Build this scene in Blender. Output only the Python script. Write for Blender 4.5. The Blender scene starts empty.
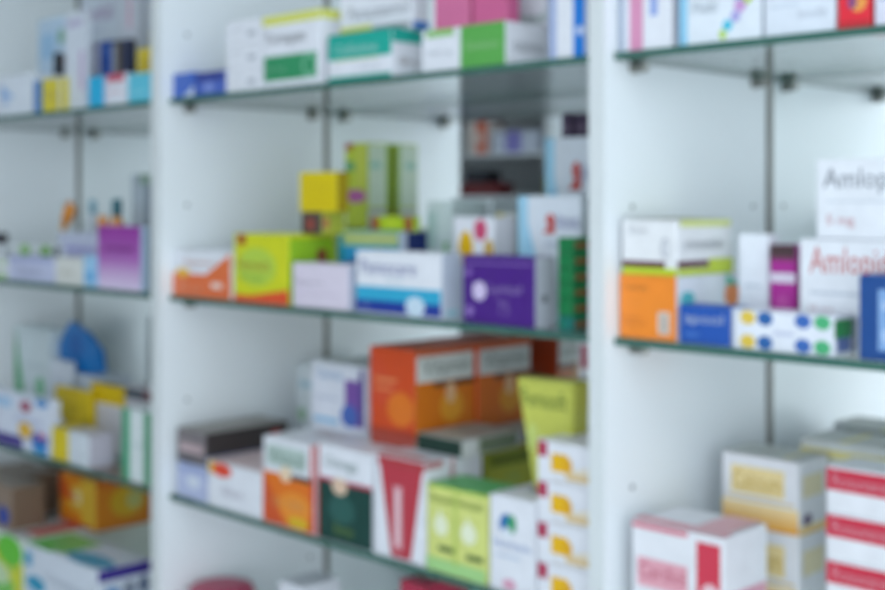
import bpy, bmesh, math, random
from mathutils import Vector

random.seed(7)
S = bpy.context.scene
COL = S.collection

# ------------------------------------------------------------------ camera, light, exposure
FPX, HOR = 1262.0, 202.0                 # focal length and horizon row, in pixels of the 885x590 frame
CAM = Vector((0.0, -1.055, 1.345))
R2 = math.sqrt(0.5)
cam_d = bpy.data.cameras.new('camera')
cam = bpy.data.objects.new('camera', cam_d)
COL.objects.link(cam)
cam.location = CAM
cam.rotation_euler = (math.pi / 2, 0, math.pi / 4)
cam_d.sensor_width = 36.0
cam_d.lens = FPX / 885 * 36.0
cam_d.shift_y = -(295 - HOR) / 885
cam_d.clip_start = 0.02
cam_d.dof.use_dof = True
cam_d.dof.focus_distance = 0.45          # the photograph is focused in front of the shelves
cam_d.dof.aperture_fstop = 10.0
S.camera = cam

SKY = 1.0                                # overcast daylight outside
DAY = 34.0                              # area light standing in for daylight at the end of the aisle
FRONT_FILL = 88.0                             # area light at the added front window, put in to brighten the shelves
def daylight(name, energy, w, h, loc, rz):  # area light set at a window in place of sky light
    d = bpy.data.lights.new(name, 'AREA')
    d.shape = 'RECTANGLE'
    d.size, d.size_y, d.energy, d.color = w, h, energy, (0.88, 0.95, 1.0)
    o = bpy.data.objects.new(name, d)
    COL.objects.link(o)
    o.location, o.rotation_euler = loc, (math.pi / 2, 0, rz)
daylight('window_fill_light', DAY, 2.5, 2.2, (5.58, -1.21, 1.40), math.pi / 2)
daylight('window_fill_light', FRONT_FILL, 5.3, 2.2, (2.1, -2.60, 1.40), 0)
wd = bpy.data.worlds.new('world')
S.world = wd
wd.use_nodes = True
wd.node_tree.nodes['Background'].inputs[0].default_value = (0.80, 0.89, 1.0, 1)
wd.node_tree.nodes['Background'].inputs[1].default_value = SKY
S.view_settings.view_transform = 'Standard'
S.view_settings.look = 'None'
S.view_settings.gamma = 1.0
S.view_settings.use_curve_mapping = False
S.view_settings.exposure = 0.0
LAMP = 2.4                              # strength of the ceiling panels
LAMPS = [(2.6, -1.25), (0.4, -1.25), (-1.8, -1.25), (-4.0, -1.25)]
try:
    S.cycles.max_bounces = 10
    S.cycles.transparent_max_bounces = 24
    S.cycles.caustics_reflective = True
    S.cycles.caustics_refractive = False
except Exception:
    pass

# ------------------------------------------------------------------ materials
def lin(h):
    h = h.lstrip('#')
    out = []
    for k in (0, 2, 4):
        c = int(h[k:k + 2], 16) / 255
        out.append(c / 12.92 if c <= 0.04045 else ((c + 0.055) / 1.055) ** 2.4)
    return out

MATS = {}
def paper(h, rough=0.42, gain=0.96):
    """printed card: colour with a faint mottling and a varnish sheen"""
    key = (h, rough, gain)
    if key in MATS:
        return MATS[key]
    m = bpy.data.materials.new('card_' + h.lstrip('#'))
    m.use_nodes = True
    nt = m.node_tree
    b = nt.nodes['Principled BSDF']
    c = lin(h)
    if min(c) > 0.55 and gain > 0.75:                     # uncoated white board is greyer than the laminate
        gain = 0.94
    c = [min(0.9, v * gain) for v in c]
    nz = nt.nodes.new('ShaderNodeTexNoise')
    nz.inputs['Scale'].default_value = 60
    nz.inputs['Detail'].default_value = 2
    rp = nt.nodes.new('ShaderNodeValToRGB')
    rp.color_ramp.elements[0].position = 0.3
    rp.color_ramp.elements[1].position = 0.7
    rp.color_ramp.elements[0].color = [v * 0.96 for v in c] + [1]
    rp.color_ramp.elements[1].color = [min(0.92, v * 1.03) for v in c] + [1]
    tc = nt.nodes.new('ShaderNodeTexCoord')
    nt.links.new(tc.outputs['Object'], nz.inputs['Vector'])
    nt.links.new(nz.outputs[0], rp.inputs[0])
    nt.links.new(rp.outputs[0], b.inputs['Base Color'])
    b.inputs['Roughness'].default_value = rough
    MATS[key] = m
    return m

def fade(h0, h1, h2=None):
    """print that fades from h0 at the bottom to h1 at the top (ink, not light)"""
    key = ('fade', h0, h1, h2)
    if key in MATS:
        return MATS[key]
    m = bpy.data.materials.new('fading_print')
    m.use_nodes = True
    nt = m.node_tree
    b = nt.nodes['Principled BSDF']
    tc = nt.nodes.new('ShaderNodeTexCoord')
    sp = nt.nodes.new('ShaderNodeSeparateXYZ')
    rp = nt.nodes.new('ShaderNodeValToRGB')
    hs = [h0, h1] if h2 is None else [h0, h1, h2]
    while len(rp.color_ramp.elements) < len(hs):
        rp.color_ramp.elements.new(0.5)
    for i, h in enumerate(hs):
        rp.color_ramp.elements[i].position = i / (len(hs) - 1)
        rp.color_ramp.elements[i].color = [min(0.9, v * 1.05) for v in lin(h)] + [1]
    nt.links.new(tc.outputs['Generated'], sp.inputs[0])
    nt.links.new(sp.outputs[1], rp.inputs[0])
    nt.links.new(rp.outputs[0], b.inputs['Base Color'])
    b.inputs['Roughness'].default_value = 0.42
    MATS[key] = m
    return m

def principled(name, c, rough=0.4, metal=0.0, noise=0.0, scale=20, **kw):
    m = bpy.data.materials.new(name)
    m.use_nodes = True
    nt = m.node_tree
    b = nt.nodes['Principled BSDF']
    b.inputs['Base Color'].default_value = (*c, 1)
    b.inputs['Roughness'].default_value = rough
    b.inputs['Metallic'].default_value = metal
    if noise:
        nz = nt.nodes.new('ShaderNodeTexNoise')
        nz.inputs['Scale'].default_value = scale
        rp = nt.nodes.new('ShaderNodeValToRGB')
        rp.color_ramp.elements[0].color = [v * (1 - noise) for v in c] + [1]
        rp.color_ramp.elements[1].color = [min(1, v * (1 + noise)) for v in c] + [1]
        tc = nt.nodes.new('ShaderNodeTexCoord')
        nt.links.new(tc.outputs['Object'], nz.inputs['Vector'])
        nt.links.new(nz.outputs[0], rp.inputs[0])
        nt.links.new(rp.outputs[0], b.inputs['Base Color'])
    return m

M_PANEL = principled('white_laminate', (0.79, 0.825, 0.86), 0.36, 0, 0.015, 8)
M_DIM_EDGE = principled('dimmed_front_edge', (0.63, 0.665, 0.68), 0.4, 0, 0.02, 8)  # greyer than the panels, so the brightly lit divider fronts look dimmer
M_WALL = principled('painted_wall', (0.80, 0.83, 0.85), 0.8, 0, 0.03, 6)
M_CEIL = principled('painted_ceiling', (0.80, 0.83, 0.85), 0.9, 0, 0.02, 6)
M_FLOOR = principled('pale_vinyl_floor', (0.66, 0.68, 0.69), 0.35, 0, 0.06, 5)
M_MIRROR = principled('mirror_silver', (0.90, 0.935, 0.93), 0.015, 1.0)
M_STRIP = principled('grey_corner_strip', (0.19, 0.19, 0.175), 0.5, 0, 0.1, 30)
M_CLIP = principled('brushed_clip_metal', (0.22, 0.22, 0.20), 0.35, 0.7, 0.1, 80)
M_HOLE = principled('dark_peg_hole', (0.22, 0.24, 0.25), 0.7, 0, 0.1, 80)
M_GREYBACK = principled('grey_back_board', (0.76, 0.78, 0.79), 0.6, 0, 0.05, 8)
M_FRAME = principled('white_lamp_frame', (0.8, 0.8, 0.8), 0.4, 0, 0.02, 10)

def glass_mats():
    m = bpy.data.materials.new('clear_shelf_glass')
    m.use_nodes = True
    nt = m.node_tree
    nt.nodes.clear()
    out = nt.nodes.new('ShaderNodeOutputMaterial')
    mix = nt.nodes.new('ShaderNodeMixShader')
    tr = nt.nodes.new('ShaderNodeBsdfTransparent')
    gl = nt.nodes.new('ShaderNodeBsdfGlossy')
    fr = nt.nodes.new('ShaderNodeFresnel')
    tr.inputs[0].default_value = (0.95, 0.98, 0.973, 1)
    gl.inputs['Roughness'].default_value = 0.02
    geo = nt.nodes.new('ShaderNodeNewGeometry')      # same reflectance on entering and on leaving the thin glass
    ior = nt.nodes.new('ShaderNodeMapRange')
    ior.inputs['To Min'].default_value = 1.45
    ior.inputs['To Max'].default_value = 1 / 1.45
    nt.links.new(geo.outputs['Backfacing'], ior.inputs['Value'])
    nt.links.new(ior.outputs['Result'], fr.inputs['IOR'])
    nt.links.new(fr.outputs[0], mix.inputs[0])
    nt.links.new(tr.outputs[0], mix.inputs[1])
    nt.links.new(gl.outputs[0], mix.inputs[2])
    nt.links.new(mix.outputs[0], out.inputs[0])
    e = principled('green_glass_edge', (0.040, 0.125, 0.100), 0.18, 0, 0.12, 14)
    return m, e
M_GLASS, M_EDGE = glass_mats()

def emissive(name, c, s):
    m = bpy.data.materials.new(name)
    m.use_nodes = True
    b = m.node_tree.nodes['Principled BSDF']
    b.inputs['Base Color'].default_value = (0.8, 0.8, 0.8, 1)
    b.inputs['Emission Color'].default_value = (*c, 1)
    b.inputs['Emission Strength'].default_value = s
    return m
M_LAMP = emissive('lamp_diffuser', (0.90, 0.97, 1.0), LAMP)

# ------------------------------------------------------------------ helpers
def link(name, me, parent=None):
    o = bpy.data.objects.new(name, me)
    COL.objects.link(o)
    if parent:
        o.parent = parent
    return o

def mesh_from(bm, name, mats):
    me = bpy.data.meshes.new(name)
    bm.to_mesh(me)
    bm.free()
    for m in (mats if isinstance(mats, (list, tuple)) else [mats]):
        me.materials.append(m)
    return me

def add_box(bm, x0, x1, y0, y1, z0, z1):
    r = bmesh.ops.create_cube(bm, size=1)
    for v in r['verts']:
        v.co = Vector((x0 if v.co.x < 0 else x1, y0 if v.co.y < 0 else y1, z0 if v.co.z < 0 else z1))
    return r['verts']

def box_obj(name, x0, x1, y0, y1, z0, z1, mat, parent=None, bevel=0.0):
    bm = bmesh.new()
    add_box(bm, x0, x1, y0, y1, z0, z1)
    if bevel:
        bmesh.ops.bevel(bm, geom=bm.edges[:], offset=bevel, segments=1, affect='EDGES')
    return link(name, mesh_from(bm, name, mat), parent)

def lathe(name, prof, mat, parent=None, seg=24, loc=(0, 0, 0)):
    bm = bmesh.new()
    rings = []
    for r, z in prof:
        rings.append([bm.verts.new((r * math.cos(2 * math.pi * i / seg), r * math.sin(2 * math.pi * i / seg), z)) for i in range(seg)])
    for a, b in zip(rings, rings[1:]):
        for i in range(seg):
            bm.faces.new((a[i], a[(i + 1) % seg], b[(i + 1) % seg], b[i]))
    bm.faces.new(rings[0][::-1])
    bm.faces.new(rings[-1])
    for f in bm.faces:
        f.smooth = True
    o = link(name, mesh_from(bm, name, mat), parent)
    o.location = loc
    return o

def tag(o, label=None, cat=None, group=None, kind=None):
    if label: o['label'] = label
    if cat: o['category'] = cat
    if group: o['group'] = group
    if kind: o['kind'] = kind
    return o

# pixel column -> world x on the vertical plane y = const; pixel row -> height there
def XZ(px, y):
    t = (px - 442.5) / FPX
    Z = (y - CAM.y) / (R2 * (1 + t))
    return CAM.x + Z * R2 * (t - 1), Z
def hz(px, py, y):
    return CAM.z - (py - HOR) / FPX * XZ(px, y)[1]
def y_of(px, x):
    t = (px - 442.5) / FPX
    Z = (x - CAM.x) / (R2 * (t - 1))
    return CAM.y + Z * R2 * (1 + t)

# ------------------------------------------------------------------ the room
def struct(o):
    o['kind'] = 'structure'
    return o
RX0, RX1, RY0, RY1, RH = -5.8, 5.6, -2.62, 0.36, 2.7
struct(box_obj('floor', RX0, RX1, RY0, RY1, -0.05, 0.0, M_FLOOR))
struct(box_obj('ceiling', RX0, RX1, RY0, RY1, RH, RH + 0.05, M_CEIL))
struct(box_obj('wall_back', RX0, RX1, RY1, RY1 + 0.06, 0, RH, M_WALL))
struct(box_obj('wall_left', RX0 - 0.06, RX0, RY0, RY1, 0, RH, M_WALL))
WZ0, WZ1 = 0.25, 2.55
def glazed_wall(name, wname, length, a0, a1, panes, loc, rz):
    """wall along local x with one glazed opening a0..a1; wall thickness lies towards local +y"""
    bm = bmesh.new()
    for q in ((0, a0, 0, RH), (a1, length, 0, RH), (a0, a1, 0, WZ0), (a0, a1, WZ1, RH)):
        add_box(bm, q[0], q[1], 0, 0.06, q[2], q[3])
    o = struct(link(name, mesh_from(bm, name, M_WALL)))
    o.location, o.rotation_euler = loc, (0, 0, rz)
    win = struct(link(wname, None))
    win.location, win.rotation_euler = loc, (0, 0, rz)
    for u0, u1, v0, v1 in ((a0, a1, WZ0, WZ0 + .05), (a0, a1, WZ1 - .05, WZ1)):
        box_obj('window_frame', u0, u1, 0.005, 0.055, v0, v1, M_FRAME, win)
    st = (a1 - a0) / panes
    for k in range(panes + 1):
        c = min(max(a0 + k * st, a0 + .025), a1 - .025)
        box_obj('window_frame', c - .025, c + .025, 0.005, 0.055, WZ0 + .05, WZ1 - .05, M_FRAME, win)
        if k < panes:
            box_obj('pane', max(c + .025, a0 + .05), min(c + st - .025, a1 - .05), 0.027, 0.033, WZ0 + .05, WZ1 - .05, M_GLASS, win)
glazed_wall('wall_right', 'window_1', RY1 - RY0, 0.26, 2.88, 2, (RX1, RY1, 0), -math.pi / 2)
glazed_wall('wall_front', 'added_window', RX1 - RX0, 0.8, 6.2, 4, (RX1, RY0, 0), math.pi)  # front window added in the unseen wall for more light on the shelves
for i, (lx, ly) in enumerate(LAMPS):
    t = link('ceiling_light', None)
    t.location = (lx, ly, RH)
    where = ('over the open end of the aisle', 'over the stretch before the right bay', 'over the stretch before the left bay', 'over the far end of the aisle')[i]
    tag(t, 'square white ceiling light panel ' + where, 'light', 'ceiling light panels')
    w = 0.45
    for a, b, c, d in ((-w, w, -w, -w + .03), (-w, w, w - .03, w), (-w, -w + .03, -w + .03, w - .03), (w - .03, w, -w + .03, w - .03)):
        box_obj('frame', a, b, c, d, -0.03, 0, M_FRAME, t)
    box_obj('diffuser', -w + .03, w - .03, -w + .03, w - .03, -0.02, -0.004, M_LAMP, t)

# ------------------------------------------------------------------ the display cabinet
PANELS = [(-2.493, -2.467), (-1.662, -1.639), (-0.823, -0.803), (0.018, 0.044)]
YB = 0.307                               # mirror face
ZS = [0.30, 0.60, 0.90, 1.20, 1.4965, 1.80]   # middle of each glass shelf
TH = 0.004                               # half the glass thickness
TOPZ = 2.12
cab = link('display_cabinet', None)
cab.location = (0, 0, 0)
tag(cab, 'white pharmacy wall cabinet with green-edged glass shelves and mirror back', 'cabinet')
for i, (a, b) in enumerate(PANELS):
    p = box_obj('side_panel', a, b, -0.015, YB + 0.02, 0.08, TOPZ, M_PANEL, cab, 0.0008)
    box_obj('dimmed_edge_strip', a, b, -0.0165, -0.0152, 0.08, TOPZ, M_DIM_EDGE, p)  # added strip, its darker colour takes the place of weaker light
    if i < 3:
        for z in (0.45, 0.755, 1.043, 1.34, 1.60):
            for yy in (0.032, 0.272):
                bm = bmesh.new()
                bmesh.ops.create_cone(bm, cap_ends=True, segments=14, radius1=0.003, radius2=0.003, depth=0.0006)
                h = link('peg_hole', mesh_from(bm, 'peg_hole', M_HOLE), p)
                h.rotation_euler = (0, math.pi / 2, 0)
                h.location = (b + 0.0003, yy, z)
box_obj('plinth', PANELS[0][0], PANELS[-1][1], 0.02, YB + 0.02, 0.0, 0.08, M_PANEL, cab)
box_obj('top_panel', PANELS[0][0], PANELS[-1][1], -0.015, YB + 0.02, TOPZ, TOPZ + 0.026, M_PANEL, cab)
for i in range(3):
    x0, x1 = PANELS[i][1], PANELS[i + 1][0]
    box_obj('mirror', x0, x1, YB, YB + 0.006, 0.10, TOPZ, M_MIRROR, cab)
    box_obj('floor_panel', x0, x1, -0.012, YB, 0.08, 0.10, M_PANEL, cab)
    box_obj('corner_strip', x0, x0 + 0.004, YB - 0.0045, YB, 0.10, TOPZ, M_STRIP, cab)  # narrow dark strip along the mirror corner
    box_obj('corner_strip', x1 - 0.004, x1, YB - 0.0045, YB, 0.10, TOPZ, M_STRIP, cab)
    for z in ZS:
        bm = bmesh.new()
        add_box(bm, x0 + 0.001, x1 - 0.001, 0.0, YB - 0.006, z - TH, z + TH)
        for f in bm.faces:
            f.material_index = 0 if abs(f.normal.z) > 0.5 else 1
        bmesh.ops.recalc_face_normals(bm, faces=bm.faces)
        for f in bm.faces:
            f.material_index = 0 if abs(f.normal.z) > 0.5 else 1
        g = link('glass_shelf', mesh_from(bm, 'glass_shelf', [M_GLASS, M_EDGE]), cab)
        for sx, cx in ((1, x0), (-1, x1)):
            for yy in (0.032, 0.272):
                bm = bmesh.new()
                bmesh.ops.create_cone(bm, cap_ends=True, segments=12, radius1=0.006, radius2=0.005, depth=0.018,)
                for v in bm.verts:
                    v.co = Vector((v.co.z, v.co.x, v.co.y))
                c = link('shelf_clip', mesh_from(bm, 'shelf_clip', M_CLIP), g)
                c.location = (cx + sx * 0.009, yy, z - TH - 0.006)

SH = {k: v + TH + 0.0004 for k, v in zip(('a', 'bottom', 'low', 'mid', 'top', 'f'), ZS)}

# ------------------------------------------------------------------ cartons and their print
UNIT = {}
def unit_mesh(kind, mat, text=None):
    key = (kind, mat.name, text)
    if key in UNIT:
        return UNIT[key]
    if kind == 't':
        cu = bpy.data.curves.new('lettering', 'FONT')
        cu.body = text
        cu.resolution_u = 2
        to = bpy.data.objects.new('lettering', cu)
        COL.objects.link(to)
        dg = bpy.context.evaluated_depsgraph_get()
        me = bpy.data.meshes.new_from_object(to.evaluated_get(dg))
        bpy.data.objects.remove(to)
        xs = [v.co.x for v in me.vertices]; ys = [v.co.y for v in me.vertices]
        ax, bx, ay, by = min(xs), max(xs), min(ys), max(ys)
        for v in me.vertices:
            v.co = Vector(((v.co.x - ax) / (bx - ax) - .5, (v.co.y - ay) / (by - ay) - .5, 0))
        me.materials.clear()
        me.materials.append(mat)
    else:
        bm = bmesh.new()
        if kind == 'c':
            bmesh.ops.create_circle(bm, cap_ends=True, segments=22, radius=.5)
        elif kind == 'w':                 # wedge: lower left triangle
            bm.faces.new([bm.verts.new(c) for c in ((-.5, -.5, 0), (.5, -.5, 0), (-.5, .5, 0))])
        elif kind == 'x':                 # wedge: lower right triangle
            bm.faces.new([bm.verts.new(c) for c in ((-.5, -.5, 0), (.5, -.5, 0), (.5, .5, 0))])
        elif kind == 'v':                 # tapering bar, wide at the top
            bm.faces.new([bm.verts.new(c) for c in ((-.22, -.5, 0), (.22, -.5, 0), (.5, .5, 0), (-.5, .5, 0))])
        elif kind == 'o':                 # ring
            ro, ri = [], []
            for i in range(24):
                a = 2 * math.pi * i / 24
                ro.append(bm.verts.new((.5 * math.cos(a), .5 * math.sin(a), 0)))
                ri.append(bm.verts.new((.36 * math.cos(a), .36 * math.sin(a), 0)))
            for i in range(24):
                j = (i + 1) % 24
                bm.faces.new((ro[i], ro[j], ri[j], ri[i]))
        else:
            bm.faces.new([bm.verts.new(c) for c in ((-.5, -.5, 0), (.5, -.5, 0), (.5, .5, 0), (-.5, .5, 0))])
        me = mesh_from(bm, 'print', mat)
    UNIT[key] = me
    return me
PN = {'r': 'printed_band', 'c': 'printed_dot', 'w': 'printed_wedge', 'x': 'printed_wedge', 'v': 'printed_bar',
      'o': 'printed_ring', 't': 'lettering', 'g': 'printed_panel'}

def put_print(root, face, kind, u0, v0, u1, v1, col, w, d, h, lift, text=None):
    mat = col if not isinstance(col, str) else paper(col, .42, .70) if kind == 't' else paper(col)
    o = link(PN[kind], unit_mesh('r' if kind == 'g' else kind, mat, text), root)
    u, v = (u0 + u1) / 2, (v0 + v1) / 2
    if face == 'F':
        o.location = (-w / 2 + u * w, -d / 2 - lift, v * h)
        o.rotation_euler = (math.pi / 2, 0, 0)
        o.scale = ((u1 - u0) * w, (v1 - v0) * h, 1)
    elif face == 'S':
        o.location = (w / 2 + lift + 0.0004, -d / 2 + u * d, v * h)
        o.rotation_euler = (math.pi / 2, 0, math.pi / 2)
        o.scale = ((u1 - u0) * d, (v1 - v0) * h, 1)
    elif face == 'B':
        o.location = (-w / 2 + u * w, d / 2 + lift, v * h)
        o.rotation_euler = (math.pi / 2, 0, math.pi)
        o.scale = ((u1 - u0) * w, (v1 - v0) * h, 1)
    else:
        o.location = (-w / 2 + u * w, -d / 2 + v * d, h + lift)
        o.scale = ((u1 - u0) * w, (v1 - v0) * d, 1)
    return o

def carton(label, xl, xr, yt, base, col, prints=(), y0=0.006, xs=None, dep=0.09, name='medicine_carton', group=None,
           h=None, cat='medicine box', flap=True, xlim=None, mat=None):
    """a carton whose front face spans pixel columns xl..xr on the plane y = y0 and stands at height base"""
    X0, X1 = XZ(xl, y0)[0], XZ(xr, y0)[0]
    if xlim:
        X0, X1 = max(X0, xlim[0]), min(X1, xlim[1])
    X0 += 0.0006; X1 -= 0.0006
    if h is None:
        h = hz((xl + xr) / 2, yt, y0) - base
    if xs is not None:
        dep = y_of(xs, X1) - y0
    dep = min(dep, YB - 0.006 - y0)
    w = X1 - X0
    root = link(name, None)
    root.location = ((X0 + X1) / 2, y0 + dep / 2, base)
    tag(root, label, cat, group)
    m = mat or paper(col)
    bm = bmesh.new()
    add_box(bm, -w / 2, w / 2, -dep / 2, dep / 2, 0, h)
    bmesh.ops.bevel(bm, geom=bm.edges[:], offset=min(0.0007, h * .1), segments=1, affect='EDGES')
    link('carton_body', mesh_from(bm, 'carton_body', m), root)
    if flap and dep > 0.02:
        bm = bmesh.new()
        add_box(bm, w / 2 - 0.0002, w / 2 + 0.0003, -dep / 2 + 0.0018, dep / 2 - 0.0018, h * .12, h - 0.0012)
        link('tuck_flap', mesh_from(bm, 'tuck_flap', m), root)
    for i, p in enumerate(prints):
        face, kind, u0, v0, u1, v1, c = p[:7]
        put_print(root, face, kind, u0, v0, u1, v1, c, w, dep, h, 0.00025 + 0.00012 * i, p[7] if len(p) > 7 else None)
    return dict(root=root, top=base + h + 0.0004, x0=X0, x1=X1, y0=y0, y1=y0 + dep, h=h, w=w, d=dep)

def bottle(label, px, yt, base, y0, r, body, cap, neck=0.55, capr=0.6, capy=None, caph=0.25, group=None, h=None, name='medicine_bottle', band=None):
    X, Z = XZ(px, y0)
    if h is None:
        h = hz(px, yt, y0) - base
    root = link(name, None)
    root.location = (X, y0, base)
    tag(root, label, 'bottle', group)
    hb = h * (1 - caph)
    lathe('bottle_body', [(r * .92, 0), (r, .003), (r, hb * .78), (r * .85, hb * .9), (r * neck, hb * .97), (r * neck, hb + .002)], paper(body, .25), root)
    lathe('cap', [(r * capr, hb), (r * capr, h - .002), (r * capr * .9, h)], paper(cap, .35), root)
    if band:
        lathe('label_sleeve', [(r + .0002, hb * .15), (r + .0005, hb * .152), (r + .0005, hb * .68), (r + .0002, hb * .682)], paper(band), root)
    return root

W, G, LG = '#e4e6ee', '#8d9299', '#c3cad2'
MLIM = (-1.6375, -0.8245)

# ------------------------------------------------------------------ middle bay, top shelf
b = SH['top']
carton('small blue box with a white corner at the shelf end by the left divider', 172, 194, 73, b, '#3f66c0',
       [('F', 'x', .45, 0, 1, .45, '#c9d4ea'), ('F', 't', .12, .55, .8, .75, '#7f9bdc', 'Neonal')], dep=.07, xlim=MLIM)
carton('small blue box with a dark blue upper band beside the white stack', 196, 224.5, 71.5, b, '#4a64b8',
       [('F', 'r', 0, .62, 1, 1, '#333f8c'), ('F', 'c', .3, .15, .62, .55, '#8496d4')], dep=.07)
z = b
hst = (hz(243, 20, .006) - b) / 3
for k, n in enumerate(('lowest', 'middle', 'topmost')):
    c = carton('flat plain white box, %s of the three stacked beside the green-banded box' % n, 226, 261, 0, z, W,
               [('F', 'r', .62, .3, .86, .5, '#a9aeb8'), ('F', 'r', .15, .62, .5, .7, '#ccd0d8')], h=hst - .0004, dep=.10,
               group='three white boxes stacked on the top shelf')
    z = c['top']
carton('white box with yellow top edge, black lettering and wide green band', 262.5, 321, 13, b, W,
       [('F', 'r', 0, .87, 1, 1, '#d7d96a'), ('F', 't', .04, .56, .74, .76, '#3c3f46', 'Torsepan'),
        ('F', 'r', .03, .10, .94, .44, '#2f8f5f'), ('F', 'o', .70, .10, .94, .44, '#7dbb9c'), ('F', 't', .08, .2, .4, .3, '#8cc7a6', '20 mg'),
        ('S', 'r', 0, .87, 1, 1, '#d7d96a')], dep=.06)
teal = carton('white box with teal upper band and white lettering', 328, 392, 32, b, W,
       [('F', 'r', 0, .46, 1, 1, '#16a595'), ('F', 't', .12, .56, .78, .78, '#bfe8e2', 'Cefixime'), ('F', 'r', .1, .42, .8, .45, '#c9cf9a'),
        ('F', 'r', 0, 0, 1, .10, '#1f9a8a'), ('F', 't', .55, .2, .8, .3, '#b9c3cc', '10 x 10'), ('S', 'r', 0, .72, 1, 1, '#16a595'),
        ('S', 't', .2, .22, .75, .42, '#a99f9b', '400 mg'), ('T', 'r', 0, 0, 1, 1, '#24a293'), ('B', 'r', 0, 0, .5, .5, '#7a1f2c'), ('B', 'r', .24, 0, .27, .5, '#c9b8bc'), ('B', 'r', .5, 0, .8, .45, '#4a4e54'),
        ('B', 'r', .2, .52, .5, .7, '#d8b840'), ('B', 'r', .6, .5, .72, 1, '#c8d080')], xs=425)
carton('pale grey-lettered box with yellow lower stripe, lying on the teal-banded box', 340, 413, -30, teal['top'], W,
       [('F', 'r', 0, .02, .45, .16, '#d3d672'), ('F', 'r', .47, .02, .97, .12, '#9aa0a6'), ('F', 't', .12, .26, .95, .46, '#a7acb6', 'Paracetamol'),
        ('S', 'r', 0, 0, 1, .12, '#3a77c4')], y0=.03, dep=.028)
wg = carton('white box with a square lime green panel and white lettering on it', 421.5, 506, 26, b, W,
       [('F', 'r', .06, .82, .40, 1, '#8cbf72'), ('F', 'r', .48, 0, 1, 1, '#5aa64e'), ('F', 't', .54, .42, .92, .62, '#a9d79f', 'Gevision'),
        ('F', 't', .08, .35, .38, .5, '#c3c9d2', '500 mg'), ('S', 't', .15, .35, .8, .6, '#b0b6c0', 'tablets')], xs=553)
carton('plain pink box standing on the lime-panelled box', 434, 469, -40, wg['top'], '#cc6d97',
       [('F', 't', .2, .55, .8, .7, '#dd9cb8', 'Rose')], y0=.014, dep=.022, group='two pink boxes on the top shelf')
carton('plain pink box next to the green-lettered box', 472.5, 507, -40, wg['top'], '#c8608e',
       [('F', 't', .2, .55, .8, .7, '#dd9cb8', 'Rose')], y0=.014, dep=.022, group='two pink boxes on the top shelf')
carton('white box with green lettering behind the pink boxes', 497, 546, -40, wg['top'], W,
       [('F', 't', .08, .06, .98, .24, '#3f9b78', 'Panthenol')], y0=.082, dep=.04)
carton('tall white box with a bright blue stripe beside the right divider', 549, 586.5, -60, b, W,
       [('F', 'r', 0, 0, .20, 1, '#a3b1d6'), ('F', 'r', .66, 0, .98, 1, '#1878d2'), ('F', 'c', .72, .18, .98, .26, '#b9c8ea')], dep=.10, xlim=MLIM)

# ------------------------------------------------------------------ middle bay, middle shelf
b = SH['mid']
carton('white box with orange lower half beside the left divider', 172.5, 231, 251, b, W,
       [('F', 'r', 0, 0, 1, .5, '#e2703f'), ('F', 'x', .55, .46, 1, .98, '#e0713f'), ('F', 't', .2, .64, .72, .82, '#e5a58e', 'Asprene'),
        ('F', 'c', .06, .42, .3, .62, '#e3b23a'), ('F', 't', .08, .12, .5, .25, '#eeb295', '100 mg'), ('F', 'r', .68, .22, .86, .34, '#eed6cc')], dep=.10, xlim=MLIM)
yg = carton('lime yellow box with red base band and green ring', 234, 289, 234, b, '#cfd21e',
       [('F', 'c', .06, .24, .78, .80, '#b4cf4a'), ('F', 'r', .0, .0, 1, .10, '#e0542c'), ('F', 'x', .2, .08, 1, .22, '#e0542c'),
        ('F', 't', .08, .46, .66, .64, '#b98a2a', 'Ferovit'), ('F', 'r', .07, .84, .22, .98, '#a02a2a'), ('F', 't', .12, .3, .55, .4, '#6fae4a', '30 caps'),
        ('S', 'r', 0, 0, 1, .94, '#93bf1e'), ('S', 'r', .62, .42, .84, .78, '#8a3a2a')], xs=333)
carton('pale pink box with faint grey lettering', 292.5, 349, 264, b, '#dcd2e2',
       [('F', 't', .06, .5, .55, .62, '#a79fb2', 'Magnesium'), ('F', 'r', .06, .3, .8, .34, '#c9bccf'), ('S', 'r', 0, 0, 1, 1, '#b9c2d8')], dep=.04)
carton('white box with cyan and navy lower bands and blue lettering', 356, 441.5, 252, b, W,
       [('F', 'r', 0, .20, 1, .44, '#2fa6cc'), ('F', 'r', 0, .03, 1, .22, '#1a3796'), ('F', 'c', .60, .0, .82, .32, '#c9dcec'),
        ('F', 't', .06, .64, .72, .86, '#7d83bd', 'Pantocare'), ('F', 't', .37, .52, .56, .58, '#9fd0e2', '40 mg'), ('F', 't', .08, .08, .16, .18, '#8aa0dc', '28'),
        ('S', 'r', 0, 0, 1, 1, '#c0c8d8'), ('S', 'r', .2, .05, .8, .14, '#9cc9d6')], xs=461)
carton('deep purple box with a white round emblem and pale lettering', 462.5, 535, 256, b, '#46197e',
       [('F', 'c', .14, .34, .34, .62, '#cdbfe0'), ('F', 't', .38, .42, .82, .60, '#a48cc8', 'Lynical'), ('F', 't', .5, .16, .66, .36, '#8f74b9', '75'),
        ('F', 'r', .03, .88, .97, .90, '#8a6cb4'), ('F', 'c', .05, .1, .16, .26, '#8a6cb4'), ('F', 'c', .04, .68, .14, .82, '#7a58a8'),
        ('S', 'r', 0, 0, 1, 1, '#bfc3cf'), ('S', 'r', .35, .36, .6, .46, '#5d6170')], xs=554)
z = b
hg = (hz(565, 237, .006) - b) / 6
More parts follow.
